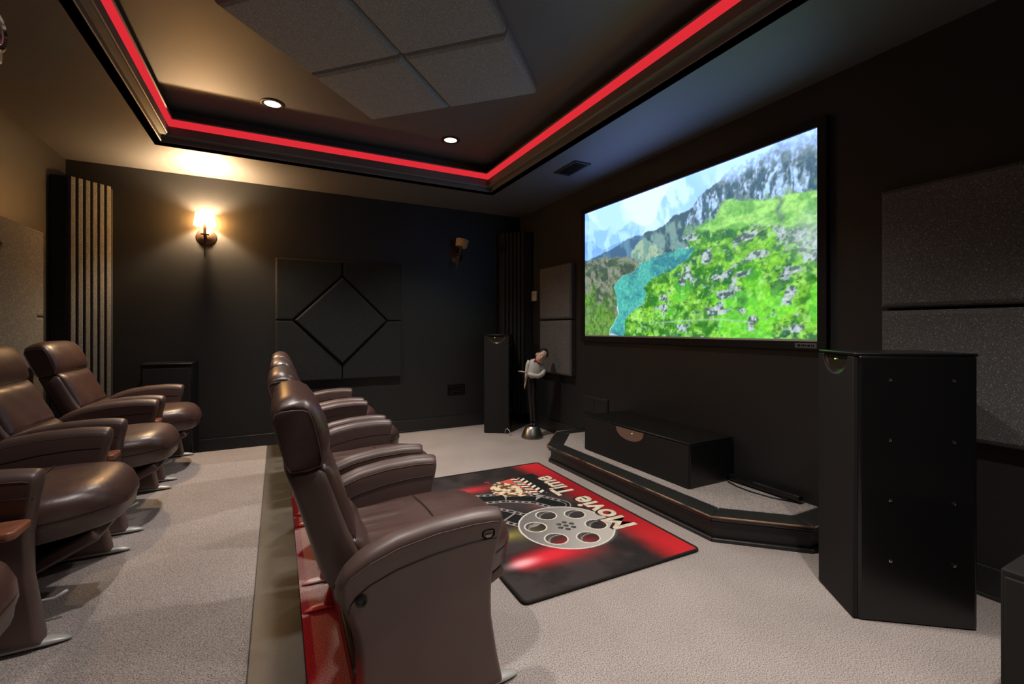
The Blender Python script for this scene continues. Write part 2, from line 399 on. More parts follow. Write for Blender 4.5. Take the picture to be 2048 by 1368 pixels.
def soft(mask, k=2):
    m = mask.astype(float)
    for _ in range(k):
        p = np.pad(m, 1, mode='edge'); m = (p[1:-1,1:-1]*2+p[:-2,1:-1]+p[2:,1:-1]+p[1:-1,:-2]+p[1:-1,2:])/6
    return m
def landscape(s, t):
    x = s*1.8
    w1 = fbm(x,t,9,6,1)-.5; w2 = fbm(x,t,9,6,2)-.5
    S_, T_ = s+w1*.05, t+w2*.07
    one = np.ones(s.shape+(3,))
    def lay(img, poly, col, k=2, amt=1.0): return mixc(img, col, soft(inpoly(S_,T_,poly),k)*amt)
    def two(a, b, f): return mixc(C(*a)*one, C(*b)*one, np.clip(f,0,1))
    n = fbm(x*1.3+.2*t,t*.8,14,6,4); nf = fbm(x,t,40,5,21)
    img = two((196,219,231),(238,245,247), sm(.40,.62,fbm(x,t,3.0,5,3)+.10*np.exp(-((s-.33)/.16)**2)))
    hz = lambda c: c*1.0
    img = lay(img, [(-.1,.2),(-.1,1.02),(.02,1.0),(.05,.93),(.09,.87),(.15,.82),(.22,.80),(.30,.82),(.36,.78),(.42,.74),(.45,.5)], two((152,190,208),(192,216,226),sm(.36,.62,n)+.5*sm(.75,.58,t)), 4)
    img = lay(img, [(.34,.66),(.397,.76),(.44,.86),(.488,.952),(.53,1.0),(.70,1.2),(.75,.6)], two((168,200,214),(218,232,238),sm(.34,.64,n)+.5*sm(.86,.70,t)), 4)
    img = lay(img, [(-.1,.5),(-.1,.80),(.02,.77),(.08,.72),(.14,.67),(.22,.70),(.30,.68),(.33,.5)], two((122,168,192),(166,200,213),sm(.36,.62,n)+.4*sm(.70,.60,t)), 3)
    img = lay(img, [(-.1,.5),(-.1,.60),(.103,.63),(.20,.668),(.298,.70),(.368,.695),(.42,.60),(.30,.50)], two((62,100,134),(98,142,166),sm(.36,.62,n)), 2)
    img = lay(img, [(.34,.56),(.368,.70),(.444,.728),(.50,.76),(.546,.79),(.61,.80),(.65,.6),(.5,.5)], two((54,88,104),(126,160,152),sm(.42,.62,n+.5*(.68-t))), 2)
    img = lay(img, [(.27,.48),(.30,.59),(.37,.67),(.44,.60),(.48,.58),(.42,.50)], two((122,160,146),(168,192,160),sm(.4,.6,nf)), 2)
    # near slopes
    xr = x+.55*sm(.55,1,s)*(-t)*.6
    g1 = fbm(xr,t,7,6,5); g2 = fbm(xr*.8,t*1.15,24,6,6); g3 = fbm(xr,t,60,5,8); g4 = fbm(x,t,15,6,9)
    grass = two((58,128,46),(150,222,72), sm(.36,.64,g1*.45+g2*.55))
    grass = mixc(grass, C(46,104,72)*one, sm(.52,.64,g4)*.75)
    grass = mixc(grass, C(34,74,54)*one, sm(.56,.68,g2)*sm(.45,.6,g3)*.7)
    grass = mixc(grass, C(180,236,120)*one, sm(.56,.70,fbm(x,t,33,5,22))*.6)
    rock = two((84,98,106),(196,206,208), sm(.38,.60,g3))
    rk = np.zeros_like(s)
    for (a,b,ra,rb) in ((.593,.613,.06,.05),(.76,.53,.10,.06),(.89,.53,.07,.07),(.577,.372,.06,.06),(.72,.254,.06,.05),(.925,.212,.08,.06),(.68,.16,.08,.06),(.74,.36,.05,.05),(.92,.34,.09,.04),(.985,.50,.06,.18),(.50,.27,.05,.05),(.84,.62,.06,.03),(.66,.5,.05,.06),(.86,.1,.07,.05),(.80,.42,.07,.06),(.45,.16,.04,.05),(.55,.06,.06,.04),(.95,.08,.05,.06)):
        rk = np.maximum(rk, np.exp(-(((s-a)/ra)**2+((t-b)/rb)**2)))
    rk = sm(.40,.62,rk*.62+(fbm(xr,t,20,6,10)-.5)*1.7)
    grass = mixc(grass, rock, rk*.9)
    grass = mixc(grass, C(126,240,62)*one, sm(.54,.68,fbm(x,t,6,4,12))*sm(.50,.20,t)*sm(.35,.6,s)*.55*(1-rk))
    up = [(.61,.655),(.727,.772),(.771,.762),(.89,.718),(1.1,.69),(1.1,.57),(.95,.56),(.88,.59),(.80,.60),(.70,.63)]
    grass = mixc(grass, two((118,190,84),(172,232,116),sm(.34,.64,g2)), soft(inpoly(S_,T_,up),5)*.9)
    gl = np.exp(-((s-.897+.006*np.sin(t*70)+.02*w1)/.010)**2)*sm(.54,.62,t); grass = mixc(grass, C(100,128,112)*one, gl*.85)
    bl = np.exp(-(((s-.985)/.05)**2+((t-.50)/.10)**2)); grass = mixc(grass, C(190,210,196)*one, np.clip(bl,0,1)*.6)
    img = mixc(img, grass, soft(inpoly(S_,T_,[(.24,-.1),(.255,.098),(.368,.233),(.349,.362),(.43,.40),(.513,.441),(.60,.50),(.577,.60),(.60,.69),(.727,.775),(.80,.77),(1.1,.74),(1.1,-.1)]),1))
    # cliff
    cl = soft(inpoly(S_,T_,[(.548,.60),(.575,.72),(.60,.80),(.652,.894),(.713,.915),(.777,.95),(.874,1.0),(1.1,1.1),(1.1,.69),(.91,.715),(.771,.758),(.727,.766),(.68,.70),(.62,.665),(.585,.61)]),2)
    st1 = fbm(x*2.4+.25*w2,t*.55,16,6,11); st2 = fbm(x*2.0,t*.9,42,5,23)
    cliff = two((54,92,114),(184,202,206), sm(.42,.62,st1*.62+st2*.38+.30*(.79-t)))
    cliff = mixc(cliff, C(44,80,102)*one, sm(.50,.66,fbm(x,t,9,5,15))*.65)
    cliff = mixc(cliff, C(120,170,110)*one, sm(.80,.72,t)*sm(.5,.62,fbm(x,t,18,5,24))*.6)
    img = mixc(img, cliff, cl)
    br = soft(inpoly(S_,T_,[(-.1,-.1),(-.1,.605),(.05,.61),(.199,.602),(.26,.57),(.319,.533),(.349,.501),(.29,.46),(.233,.42),(.205,.35),(.225,.25),(.222,.15),(.18,.03),(.15,-.1)]),1)
    brc = two((70,86,70),(138,142,122), sm(.38,.62,fbm(x+.5*t,t,20,6,13)))
    brc = mixc(brc, C(112,162,62)*one, sm(.40,.10,t+.5*(fbm(x,t,10,5,14)-.5))*.85)
    brc = mixc(brc, C(60,96,52)*one, sm(.52,.64,nf)*.6)
    img = mixc(img, brc, br)
    lk = soft(inpoly(S_,T_,[(.349,.501),(.444,.545),(.546,.560),(.625,.53),(.57,.47),(.513,.436),(.43,.39),(.355,.352),(.38,.30),(.368,.233),(.30,.15),(.268,.098),(.255,.0),(.176,.0),(.215,.12),(.233,.191),(.222,.25),(.205,.35),(.233,.42),(.29,.46)]),1)
    lkc = two((60,138,146),(86,182,168), sm(.38,.62,fbm(x,t,7,5,16)+.35*(.30-t)))
    lkc = mixc(lkc, C(108,206,176)*one, sm(.52,.64,nf)*.4)
    img = mixc(img, lkc, lk)
    road = np.exp(-((t-(.075+.03*np.sin((s-.35)*5)-.25*np.maximum(s-.68,0)**1.5))/.005)**2)*((s>.40)&(s<.82)); img = mixc(img, C(176,206,176)*one, road*.6)
    cd = sm(.84,1.0,t+.22*(fbm(x,t,5,6,17)-.5)+.04*(s-.75))*sm(.52,.72,s); img = mixc(img, C(206,225,234)*one, cd*.92)
    vl = sm(.36,.50,s)*0+.10*sm(.3,.9,t); img = mixc(img, C(200,220,228)*one, np.clip(vl,0,1))
    img = np.clip(img,0,1)*np.array([.93,.98,1.04]); far_ = sm(.56,.70,t+.10*sm(.45,.2,s))*(1-np.clip(soft(inpoly(S_,T_,[(.548,.60),(.60,.80),(.652,.894),(.777,.95),(.874,1.0),(1.1,1.1),(1.1,.5),(.6,.5)]),2),0,1))
    img = img*(1+(1-far_)*(.26*sm(.35,.65,fbm(x,t,75,4,51))-.13))[...,None]
    k = sm(.40,.75,img[...,2])*sm(.60,.76,t+.10*sm(.45,.2,s)); img[...,2] *= 1+1.5*k; img[...,1] *= 1+.22*k
    return img
def attr_mat(name, emission):
    m = bpy.data.materials.new(name); m.use_nodes = True; nt = m.node_tree; N = nt.nodes; L = nt.links
    a = N.new('ShaderNodeAttribute'); a.attribute_name = 'print'
    if emission:
        N.clear(); a = N.new('ShaderNodeAttribute'); a.attribute_name = 'print'
        e = N.new('ShaderNodeEmission'); out = N.new('ShaderNodeOutputMaterial'); e.inputs[1].default_value = emission
        L.new(a.outputs['Color'], e.inputs[0]); L.new(e.outputs[0], out.inputs[0])
    else:
        b = N['Principled BSDF']; L.new(a.outputs['Color'], b.inputs['Base Color']); b.inputs['Roughness'].default_value = .8; b.inputs['Specular IOR Level'].default_value = .2
        tc = N.new('ShaderNodeTexCoord'); t = N.new('ShaderNodeTexNoise'); t.inputs['Scale'].default_value = 350
        bp = N.new('ShaderNodeBump'); bp.inputs['Strength'].default_value = .3; bp.inputs['Distance'].default_value = .002
        L.new(tc.outputs['Object'], t.inputs['Vector']); L.new(t.outputs['Fac'], bp.inputs['Height']); L.new(bp.outputs['Normal'], b.inputs['Normal'])
    return m
SY0, SY1, SZ0, SZ1 = 1.505, 3.755, 1.135, 2.375
scr = thing('projection_screen', 'wide wall screen in a black frame showing green mountains above a turquoise lake', 'screen', (XR,(SY0+SY1)/2,SZ0))
hw, hh = (SY1-SY0)/2, SZ1-SZ0
paint_grid('screen_picture', 520, 292, lambda s,t: np.stack([np.full_like(s,-.018), hw-2*hw*s, hh*t],-1), landscape, attr_mat('projected_landscape', SCREEN_GAIN), scr)
fw = .052
fm = MB()
fm.box(-.035,0,-hw-fw,hw+fw,hh,hh+fw).box(-.035,0,-hw-fw,hw+fw,-fw-.012,-.012).box(-.035,0,-hw-fw,-hw,-.012,hh).box(-.035,0,hw,hw+fw,-.012,hh)
fm.build('frame', material('black_velvet_frame',(.006,.006,.007),.6,.3), scr, bevel=.003)
MB().box(-.020,-.002,-hw,hw,-.012,0).build('lower_masking_strip', M['white'], scr)
lp = MB().box(-.0375,-.034,-hw+.0,-hw+.125,-.052,-.022).build('logo_plate', M['plate'], scr, bevel=.002)
lp.data.materials.clear(); lp.data.materials.append(material('grey_logo_plate',(.12,.12,.11),.4))
g = MB()
for k, (y0, w) in enumerate(((.108,.014),(.088,.006),(.078,.01),(.062,.006),(.050,.012),(.032,.008),(.02,.006))):
    g.box(-.0382,-.0374,-hw+y0-w,-hw+y0,-.043+.002*(k%2),-.031)
g.build('logo_mark', M['hole'], lp)

# ------------------------------------------------------------------ lights in the ceiling
def downlight(x, y, label, z=None, watt=None):
    o = thing('downlight', label, 'downlight', (x,y,ZC if z is None else z), 0, 'recessed ceiling downlights')
    MB().lathe([(.058,.0),(.058,-.006),(.072,-.010),(.084,-.006),(.084,.0)], 32, cap0=False, cap1=False).build('trim_ring', M['trim'], o, smooth=40)
    MB().lathe([(.058,.001),(.060,-.003),(.001,-.006)], 32, cap0=False).build('lens', M['bulb'], o, smooth=180)
    ld = bpy.data.lights.new('downlight_lamp', 'SPOT'); lo = bpy.data.objects.new('downlight_lamp', ld); COL.objects.link(lo); lo.parent = o
    lo.location = (0,0,-.02); ld.energy = watt or CAN_WATT; ld.color = (1,.91,.84); ld.spot_size = math.radians(106); ld.spot_blend = 1.0; ld.shadow_soft_size = .05
    return o
downlight(-.036, 3.92, 'round recessed downlight left of the foam diamond on the brown lit ceiling')
downlight(1.406, 3.92, 'round recessed downlight below the foam diamond, nearer the screen')
downlight(-.036, 1.60, 'round recessed downlight above the near end of the front row', None, 110)
downlight(1.406, 1.60, 'round recessed downlight above the near end of the stage')
downlight(1.406, .30, 'added unseen fill downlight in the soffit near the subwoofer corner', ZS, SOFFIT_FILL_WATT)  # added lamp out of view, brightens the near chair side and carpet

# vent in the soffit
v = thing('ceiling_vent', 'small rectangular air vent in the ceiling soffit beside the screen', 'vent', (2.36,3.36,ZS))
MB().box(-.075,.075,-.16,.16,-.004,0).build('backing', M['hole'], v)
MB().box(-.085,-.06,-.17,.17,-.010,0).box(.06,.085,-.17,.17,-.010,0).box(-.06,.06,-.17,-.145,-.010,0).box(-.06,.06,.145,.17,-.010,0).build('frame', M['trim'], v, bevel=.002)
for k in range(5): MB().box(-.05+k*.022,-.045+k*.022,-.145,.145,-.010,-.002).build('slat', M['trim'], v)

# ------------------------------------------------------------------ wall sconces
def sconce(x, label, lit, rz=0, y=None, lean=0):
    o = thing('wall_sconce', label, 'wall lamp', (x, YF if y is None else y, 2.08), rz, 'wall sconces')
    bp = MB().lathe([(.082,0),(.082,.008),(.070,.014),(.050,.028),(.028,.036),(.010,.040)], 28).xf(Matrix.Rotation(math.pi/2,4,'X')).build('backplate', M['bronze'], o, smooth=50)
    MB().tube([(0,-.03,0),(0,-.075,-.002),(0,-.10,-.008)], .010, 8).build('arm', M['bronze'], o, smooth=60)
    R = Matrix.Translation((0,-.105,0)) @ Matrix.Rotation(lean,4,'Y')
    MB().tube([(0,0,-.21),(0,0,-.12),(0,0,-.02),(0,0,.02),(0,0,.10)], [.003,.007,.011,.013,.014], 10).xf(R).build('stem', M['bronze'], o, smooth=60)
    MB().lathe([(.034,.0),(.034,.008)], 20).xf(R).build('collar', M['bronze'], o, smooth=40)
    if lit:
        MB().lathe([(.090,.083),(.086,.10),(.076,.188),(.073,.194),(.070,.188),(.083,.096)], 28, cap0=False, cap1=False).xf(R).build('shade', M['shade'], o, smooth=40)
        MB().ball((0,0,.112),(.018,.018,.026)).xf(R).build('bulb', emit_mat('sconce_bulb',(1,.70,.38),90), o, smooth=180)
        ld = bpy.data.lights.new('sconce_lamp','POINT'); lo = bpy.data.objects.new('sconce_lamp', ld); COL.objects.link(lo); lo.parent = o
        lo.location = tuple(R @ Vector((0,0,.147))); ld.energy = SCONCE_WATT; ld.color = (1,.68,.38); ld.shadow_soft_size = .025
    else:
        MB().lathe([(.066,.10),(.068,.105),(.078,.185),(.076,.19),(.070,.185),(.061,.106)], 28, cap0=False, cap1=False).xf(R).build('shade', M['wicker'], o, smooth=40)
        MB().ball((0,0,.14),(.020,.020,.030)).xf(R).build('bulb', M['white'], o, smooth=180)
sconce(-.606, 'lit bronze wall sconce with a glowing shade above the back row', True)
sconce(1.93, 'unlit tilted bronze wall sconce with an amber shade near the screen corner', False, lean=.22)

# ------------------------------------------------------------------ recliners
def interp(z, tab):
    zs, xs = zip(*tab); return float(np.interp(z, zs, xs))
REAR = [(.0,-.195),(.025,-.185),(.10,-.165),(.165,-.155),(.25,-.158),(.312,-.168),(.369,-.188),(.419,-.213),(.456,-.218),(.60,-.21)]
FRONT = [(.0,.320),(.025,.313),(.115,.298),(.238,.280),(.373,.279),(.454,.290),(.543,.309),(.60,.312)]
TOP = [(0,.455),(.03,.490),(.08,.525),(.18,.558),(.33,.585),(.55,.603),(.78,.608),(.92,.604),(.975,.598),(1,.588)]
def side_panel(sy):
    """leather arm panel; outer face towards sy"""
    ts = sorted(set(list(np.linspace(0,.06,6))+list(np.linspace(.06,.94,18))+list(np.linspace(.94,1,6))))
    ss = sorted(set(list(np.linspace(0,.04,3))+list(np.linspace(.04,.90,16))+list(np.linspace(.90,1,8))))
    def pt(t, s_, side):
        zt = interp(t, TOP); z0 = .022; z = z0+(zt-z0)*s_
        x = interp(z, REAR)*(1-t)+interp(z, FRONT)*t
        W = interp(z, FRONT)-interp(z, REAR); r = .030; rt = .042
        d1 = min(t, (1-t)*1.7)*W; d2 = (zt-z)*1.15
        rim = math.sqrt(max(0, 1-(1-min(d1/r,1))**2))*math.sqrt(max(0, 1-(1-min(d2/rt,1))**2))*math.sqrt(max(0,1-(1-min((z-z0)/.012+.35,1))**2))
        th = np.interp(z, [.0,.10,.30,.46,.53,.61], [.042,.034,.030,.038,.046,.046])
        lean = np.interp(z, [0,.12,.30,.60], [.018,.004,0,.020])
        return (x, sy*(lean)+side*th*rim, z)
    m = MB(); nt, ns = len(ts), len(ss)
    for side in (1,-1):
        base = [[pt(t,s_,side) for t in ts] for s_ in ss]
        vs_ = [p for r in base for p in r]
        m.add(vs_, [(k*nt+i, k*nt+i+1, (k+1)*nt+i+1, (k+1)*nt+i) for k in range(ns-1) for i in range(nt-1)])
    return m, pt
def weld(o, d=.0008):
    bm = bmesh.new(); bm.from_mesh(o.data); bmesh.ops.remove_doubles(bm, verts=bm.verts, dist=d)
    bmesh.ops.recalc_face_normals(bm, faces=bm.faces); bm.to_mesh(o.data); bm.free(); return o
def ring_sq(cx, cy, a, b, z, e=4, n=28, tilt=0):
    r = []
    for i in range(n):
        t = 2*math.pi*i/n; c, s_ = math.cos(t), math.sin(t)
        r.append((cx+a*math.copysign(abs(c)**(2/e),c), cy+b*math.copysign(abs(s_)**(2/e),s_), z))
    return r
def seat_outline(k, grow=0):
    """plan outline of the seat cushion, scaled by k about its centre"""
    P = []; n = 44
    for i in range(n):
        t = 2*math.pi*i/n; c, s_ = math.cos(t), math.sin(t)
        if c >= 0: x = .10+.365*abs(c)**.80; y = .285*math.copysign(abs(s_)**.62, s_)
        else: x = .10-.30*abs(c)**.45; y = .262*math.copysign(abs(s_)**.45, s_)
        if abs(c) < .3: y = math.copysign(max(abs(y),.262), s_)
        P.append((.12+(x-.12)*k, y*k))
    return P
AY = .335
def make_recliner():
    o = thing('recliner', '', 'armchair', group='brown leather home cinema recliners')
    for sy in (-1,1):
        m, pt = side_panel(sy)
        p = m.build('side_panel', M['leather_dark'], o, smooth=180); weld(p); p.location = (0,sy*AY,0)
        # seams on the outer and inner faces
        for side in (1,-1):
            path = []
            for t in np.linspace(.03,.985,26):
                zt = interp(t,TOP); z = zt-.088-.02*(1-t); s_ = (z-.022)/(zt-.022); q = pt(t, s_, side); path.append((q[0], q[1]+side*.0005, q[2]))
            MB().tube(path, .0022, 5).build('seam', M['seam'], p, smooth=180)
            path = []
            for t in np.linspace(.015,.985,30):
                zt = interp(t,TOP); z = zt-.034; s_ = (z-.022)/(zt-.022); q = pt(t, s_, side); path.append((q[0], q[1]+side*.0004, q[2]))
            MB().tube(path, .0014, 4).build('stitching', M['stitch'], p, smooth=180)
        q = pt(.10, .84, sy)
        MB().lathe([(.017,0),(.017,.005),(.011,.007),(.009,.003),(.001,.003)], 16).xf(Matrix.Translation((q[0]+.02,q[1],q[2]-.035)) @ Matrix.Rotation(-sy*math.pi/2,4,'X')).build('button', M['mech'], p, smooth=40)
        if sy < 0:
            q = pt(.885, .885, sy)
            MB().add(*[(lambda: ([], []))()][0]) if False else None
            ring = lambda k, y: [(q[0]+k*.026*math.copysign(abs(math.cos(a))**.6,math.cos(a)), q[1]+y, q[2]-.004+k*.016*math.copysign(abs(math.sin(a))**.6,math.sin(a))) for a in np.linspace(0,2*math.pi,20,endpoint=False)]
            MB().loft([ring(.86,.004), ring(.86,-.002), ring(.72,-.002), ring(.7,.006)]).build('handle_cup', M['hole'], p, smooth=40)
            MB().loft([[(q[0]-.014+.028*i/6, q[1]-.0030, q[2]-.008-.009*(1-((i-3)/3)**2)**.5 if k else q[2]-.007) for i in range(7)] for k in (0,1)], False, False, False).build('handle_lever', M['tan'], p)
        # base rail
        pa = [(-.26,0,.010),(-.22,0,.014),(-.05,0,.016),(.20,0,.016),(.325,0,.015),(.36,0,.011),(.378,0,.008)]
        MB().tube([(a,sy*AY+sy*.016,z) for a,_,z in pa], [.008,.018,.024,.026,.024,.016,.006], 10, flat=(1.0,.5)).build('base_rail', M['rail'], o, smooth=180)
    MB().box(-.14,.16,-AY+.03,AY-.03,.17,.25).box(-.16,-.11,-AY+.03,AY-.03,.10,.16).build('underframe', M['mech'], o, bevel=.01)
    # seat cushion
    R = []
    for k, z in ((.90,.300),(.965,.302),(.985,.310),(1.0,.365),(1.004,.372),(1.012,.392),(1.005,.415),(.975,.437),(.92,.453),(.82,.464),(.65,.470),(.40,.472),(.15,.472)):
        R.append([(x, y, z+(.045*(x-.1))*1.0-.05*max(0,(x-.36)/.12)**2*(z>.38)) for x, y in seat_outline(k)])
    sc = MB().loft(R).build('seat_cushion', M['leather'], o, smooth=60)
    MB().loft([[(x*1+0, y, .369+.045*(x-.1)) for x, y in seat_outline(1.008)], [(x, y, .374+.045*(x-.1)) for x, y in seat_outline(1.008)]], False, False).build('piping', M['seam'], sc)
    path = [(.16+.012*math.cos(y*9), y, .4775+.045*.06) for y in np.linspace(-.20,.20,9)]
    MB().tube(path, .002, 5).build('seam', M['seam'], sc, smooth=180)
    rows = []
    for i in range(22):
        f = i/21; x = -.165+.29*f; row = []
        for j in range(70):
            y = -.205+.41*j/69; e = max(0,1-(2*f-.75)**2*.9)*(1-abs(y/.205)**4)
            rp = math.sin(y*78+2.2*f+1.3*math.sin(y*31))*.6+math.sin(y*41-3.1*f+.7)*.4
            edge = min(1, min(f,1-f)*9, (1-abs(y/.205))*9)
            row.append((x, y, .4725+.045*(x-.1)-.004*(1-edge)+(.0012+.0052*max(0,rp)**1.3*e)*edge))
        rows.append(row)
    MB().loft(rows, False, False, False).build('pleats', M['leather'], sc, smooth=180)
    # folded leg rest
    lr = []
    for u in np.linspace(0,1,7):
        x = .40-.24*u; z = .292-.125*u; w = .205-.02*u
        a = Vector((-.24,-.125)).normalized(); n = Vector((a.y,-a.x)); hT = .024
        lr.append([(x+n.x*hT,-w,z+n.y*hT),(x+n.x*hT,w,z+n.y*hT),(x-n.x*hT,w,z-n.y*hT),(x-n.x*hT,-w,z-n.y*hT)])
    MB().loft(lr).build('leg_rest', M['leather_dark'], o, bevel=.012, seg=3)
    MB().tube([(.20,-.19,.16),(.215,-.195,.11),(.245,-.20,.085),(.285,-.20,.085),(.32,-.20,.105)], .006, 7).build('release_lever', M['rail'], o, smooth=180)
    # backrest
    RB = [(.30,-.165),(.40,-.225),(.442,-.247),(.634,-.302),(.766,-.345),(.83,-.362)]
    FB = [(.30,-.02),(.40,-.075),(.485,-.110),(.56,-.150),(.624,-.172),(.70,-.196),(.754,-.214),(.83,-.245)]
    rings = []
    for z in (.32,.335,.37,.42,.47,.52,.57,.62,.67,.72,.76,.785,.80):
        a, b = interp(z,RB), interp(z,FB); k = {.32:.7,.335:.9,.80:.75,.785:.93}.get(z,1.0)
        w = .268-.012*max(0,(z-.55)/.25)
        rings.append(ring_sq((a+b)/2, 0, (b-a)/2*k, w*k, z, 6, 40))
    bk = MB().loft(rings).build('backrest', M['leather_dark'], o, smooth=60)
    def pad(z0, z1, w, bulge, nm):
        g = MB(); nz, ny = 14, 20; rows = []
        for i in range(nz):
            f = i/(nz-1); z = z0+(z1-z0)*f; row = []
            for j in range(ny):
                h = -1+2*j/(ny-1); e = (1-abs(h)**5)**.5*(1-abs(2*f-1)**5)**.5
                row.append((interp(z,FB)-.006+bulge*e*(1+.10*math.sin(h*9+f*5)*e), h*w, z))
            rows.append(row)
        g.loft(rows, False, False, False)
        # back side
        rows2 = [[(interp(p[0][2],FB)-.03, q[1], q[2]) for q in p] for p in rows]
        g.loft(rows2, False, False, False)
        for A in ([r[0] for r in rows],[r[-1] for r in rows],rows[0],rows[-1]):
            g.loft([A,[(interp(q[2],FB)-.03,q[1],q[2]) for q in A]], False, False, False)
        return weld(g.build(nm, M['leather'], o, smooth=60))
    pad(.535,.785,.248,.030,'back_cushion'); pad(.405,.540,.255,.034,'lumbar_cushion')
    # headrest
    HE = [(-.326,.778),(-.338,.800),(-.352,.850),(-.364,.900),(-.372,.935),(-.368,.950),(-.350,.956),(-.320,.958),(-.295,.957),(-.279,.950),(-.268,.925),(-.258,.885),(-.248,.840),(-.242,.805),(-.246,.788),(-.280,.778)]
    HC = [(-.318,.772),(-.338,.795),(-.358,.850),(-.374,.905),(-.380,.950),(-.370,.982),(-.348,1.000),(-.318,1.008),(-.288,1.004),(-.262,.988),(-.240,.958),(-.220,.912),(-.208,.862),(-.210,.815),(-.228,.786),(-.275,.772)]
    rings = []
    for y, k in ((-.262,0),(-.264,.12),(-.260,.30),(-.250,.52),(-.232,.72),(-.20,.88),(-.14,.98),(0,1),(.14,.98),(.20,.88),(.232,.72),(.250,.52),(.260,.30),(.264,.12),(.262,0)):
        w_ = .010*math.sin(abs(y)*220)*(k*(1-k))*2
        rings.append([(a_[0]*(1-k)+c_[0]*k, y, a_[1]*(1-k)+c_[1]*k+w_*math.sin(i_*2.1)) for i_, (a_, c_) in enumerate(zip(HE,HC))])
    hd = MB().loft(rings).build('headrest', M['leather'], o, smooth=50)
    for y in (-.2635,.2635):
        MB().tube([(x, y, z) for x, z in HE+HE[:1]], .0030, 5).build('piping', M['leather_dark'], hd, smooth=180)
    return o
CHX_F, CHX_B = .36, -1.005
front = [(1.73,'brown leather recliner in the front row, largest and nearest the camera'),
         (2.66,'second brown recliner of the front row counting from the camera'),
         (3.54,'third brown recliner of the front row counting from the camera'),
         (4.42,'brown recliner at the far end of the front row, beside the far wall')]
back = [(1.49,'brown recliner of the back row cut off at the lower left corner'),
        (2.42,'brown recliner of the back row with a large seat at the left edge'),
        (3.36,'middle visible brown recliner of the back row, its seat in front of a wooden wedge'),
        (4.26,'brown recliner at the far end of the back row on the riser')]
proto = make_recliner(); rest = []
for i, (y, lab) in enumerate(front):
    if i == 0: proto.location = (CHX_F, y, 0); proto['label'] = lab
    else: rest.append(dup(proto, (CHX_F, y, 0), 0, lab))
def drop_cups(ch):
    for p_ in ch.children:
        for q_ in list(p_.children):
            if q_.name.split('.')[0] in ('handle_cup','handle_lever'): bpy.data.objects.remove(q_, do_unlink=True)
    return ch
def recline(ch, deg):
    P = Matrix.Translation((-.12,0,.40)) @ Matrix.Rotation(math.radians(-deg),4,'Y') @ Matrix.Translation((.12,0,-.40))
    for c_ in ch.children:
        if c_.name.split('.')[0] in ('backrest','back_cushion','lumbar_cushion','headrest'): c_.matrix_local = P
for y, lab in back: recline(drop_cups(dup(proto, (CHX_B-(.045 if y < 2 else 0), y, ZR+.004), 0, lab)), 7)

for c_ in rest: recline(c_, 3)
# wooden wedge tables between back row arms
for y, lab in ((1.955,'reddish wooden wedge table between arms at the lower left edge'),
               (2.89,'reddish wooden wedge table between the two middle back row recliners'),
               (3.81,'small reddish wooden wedge table beside the farthest back row recliner')):
    w = thing('wedge_table', lab, 'table', (CHX_B,y,ZR+.004), 0, 'wooden wedge tables between the back row arms')
    MB().prism([(-.16,-.055),(.285,-.062),(.30,-.05),(.30,.05),(.285,.062),(-.16,.055)], .425, .452).build('table_top', M['wood'], w, bevel=.006)
    MB().prism([(-.12,-.04),(.22,-.045),(.22,.045),(-.12,.04)], .0, .425).build('pedestal', M['leather_dark'], w, bevel=.01)

# ------------------------------------------------------------------ loudspeakers
def tower(label, P1, P2, h, depth=.44, w=.295):
    """P1 and P2 are the two front floor corners; front normal to the right of P1->P2 when seen from above (cabinet lies behind)"""
    p1, p2 = Vector(P1), Vector(P2); d = (p2-p1).normalized(); rz = math.atan2(d.y, d.x)
    o = thing('tower_speaker', label, 'speaker', ((p1.x+p2.x)/2,(p1.y+p2.y)/2,0), rz, 'black tower speakers')
    # local: x along front, y>0 into cabinet
    MB().box(-w/2,w/2,.012,depth,.0,h-.008).build('cabinet', M['spk'], o, bevel=.014, seg=4)
    MB().box(-w/2,w/2,-.002,depth,h-.012,h).build('top_panel', M['spk'], o, bevel=.004, seg=2)
    # grille with a half-round scoop at the top
    r = .10; P = [(-w/2+.006,.006),(w/2-.006,.006),(w/2-.006,h-.016),(r,h-.016)]
    P += [(r*math.cos(a), h-.016-.085*math.sin(a)) for a in np.linspace(.12,math.pi-.12,15)] + [(-r,h-.016),(-w/2+.006,h-.016)]
    m = MB(); n = len(P)
    m.add([(x,-.004,z) for x,z in P]+[(x,.014,z) for x,z in P], [tuple(range(n)), tuple(range(2*n-1,n-1,-1))]+[(i,(i+1)%n,n+(i+1)%n,n+i) for i in range(n)])
    m.build('grille', M['spk_cloth'], o, bevel=.002)
    A_ = np.linspace(0,math.pi,19)
    MB().loft([[(k*.099*math.cos(t), y, h-.0165-k*.084*math.sin(t)) for t in A_] for k, y in ((1.0,.004),(.94,.009),(.70,.0105),(.35,.0115),(.05,.0118))], False, False).build('tweeter_dish', M['dish'], o, smooth=60)
    MB().ball((-.02,.008,h-.035),.0028).build('indicator', M['glow_green'], o, smooth=180)
    for sx in (-1,1):
        for zz in np.linspace(.165,.90,4)*h/1.1:
            for yy in (.13,.355):
                MB().lathe([(.007,0),(.007,.003),(.004,.004),(.003,.002),(.001,.002)], 10).xf(Matrix.Translation((sx*w/2,yy,zz+.09)) @ Matrix.Rotation(sx*math.pi/2,4,'Y')).build('screw', M['chrome'], o, smooth=40)
    return o
tower('large black tower speaker with chrome screws on its side, nearest the camera', (2.289,1.229), (2.108,.991), 1.10)
tower('distant black tower speaker between the ribbed column and the waiter statue', (2.101,4.732), (2.344,4.578), 1.13)

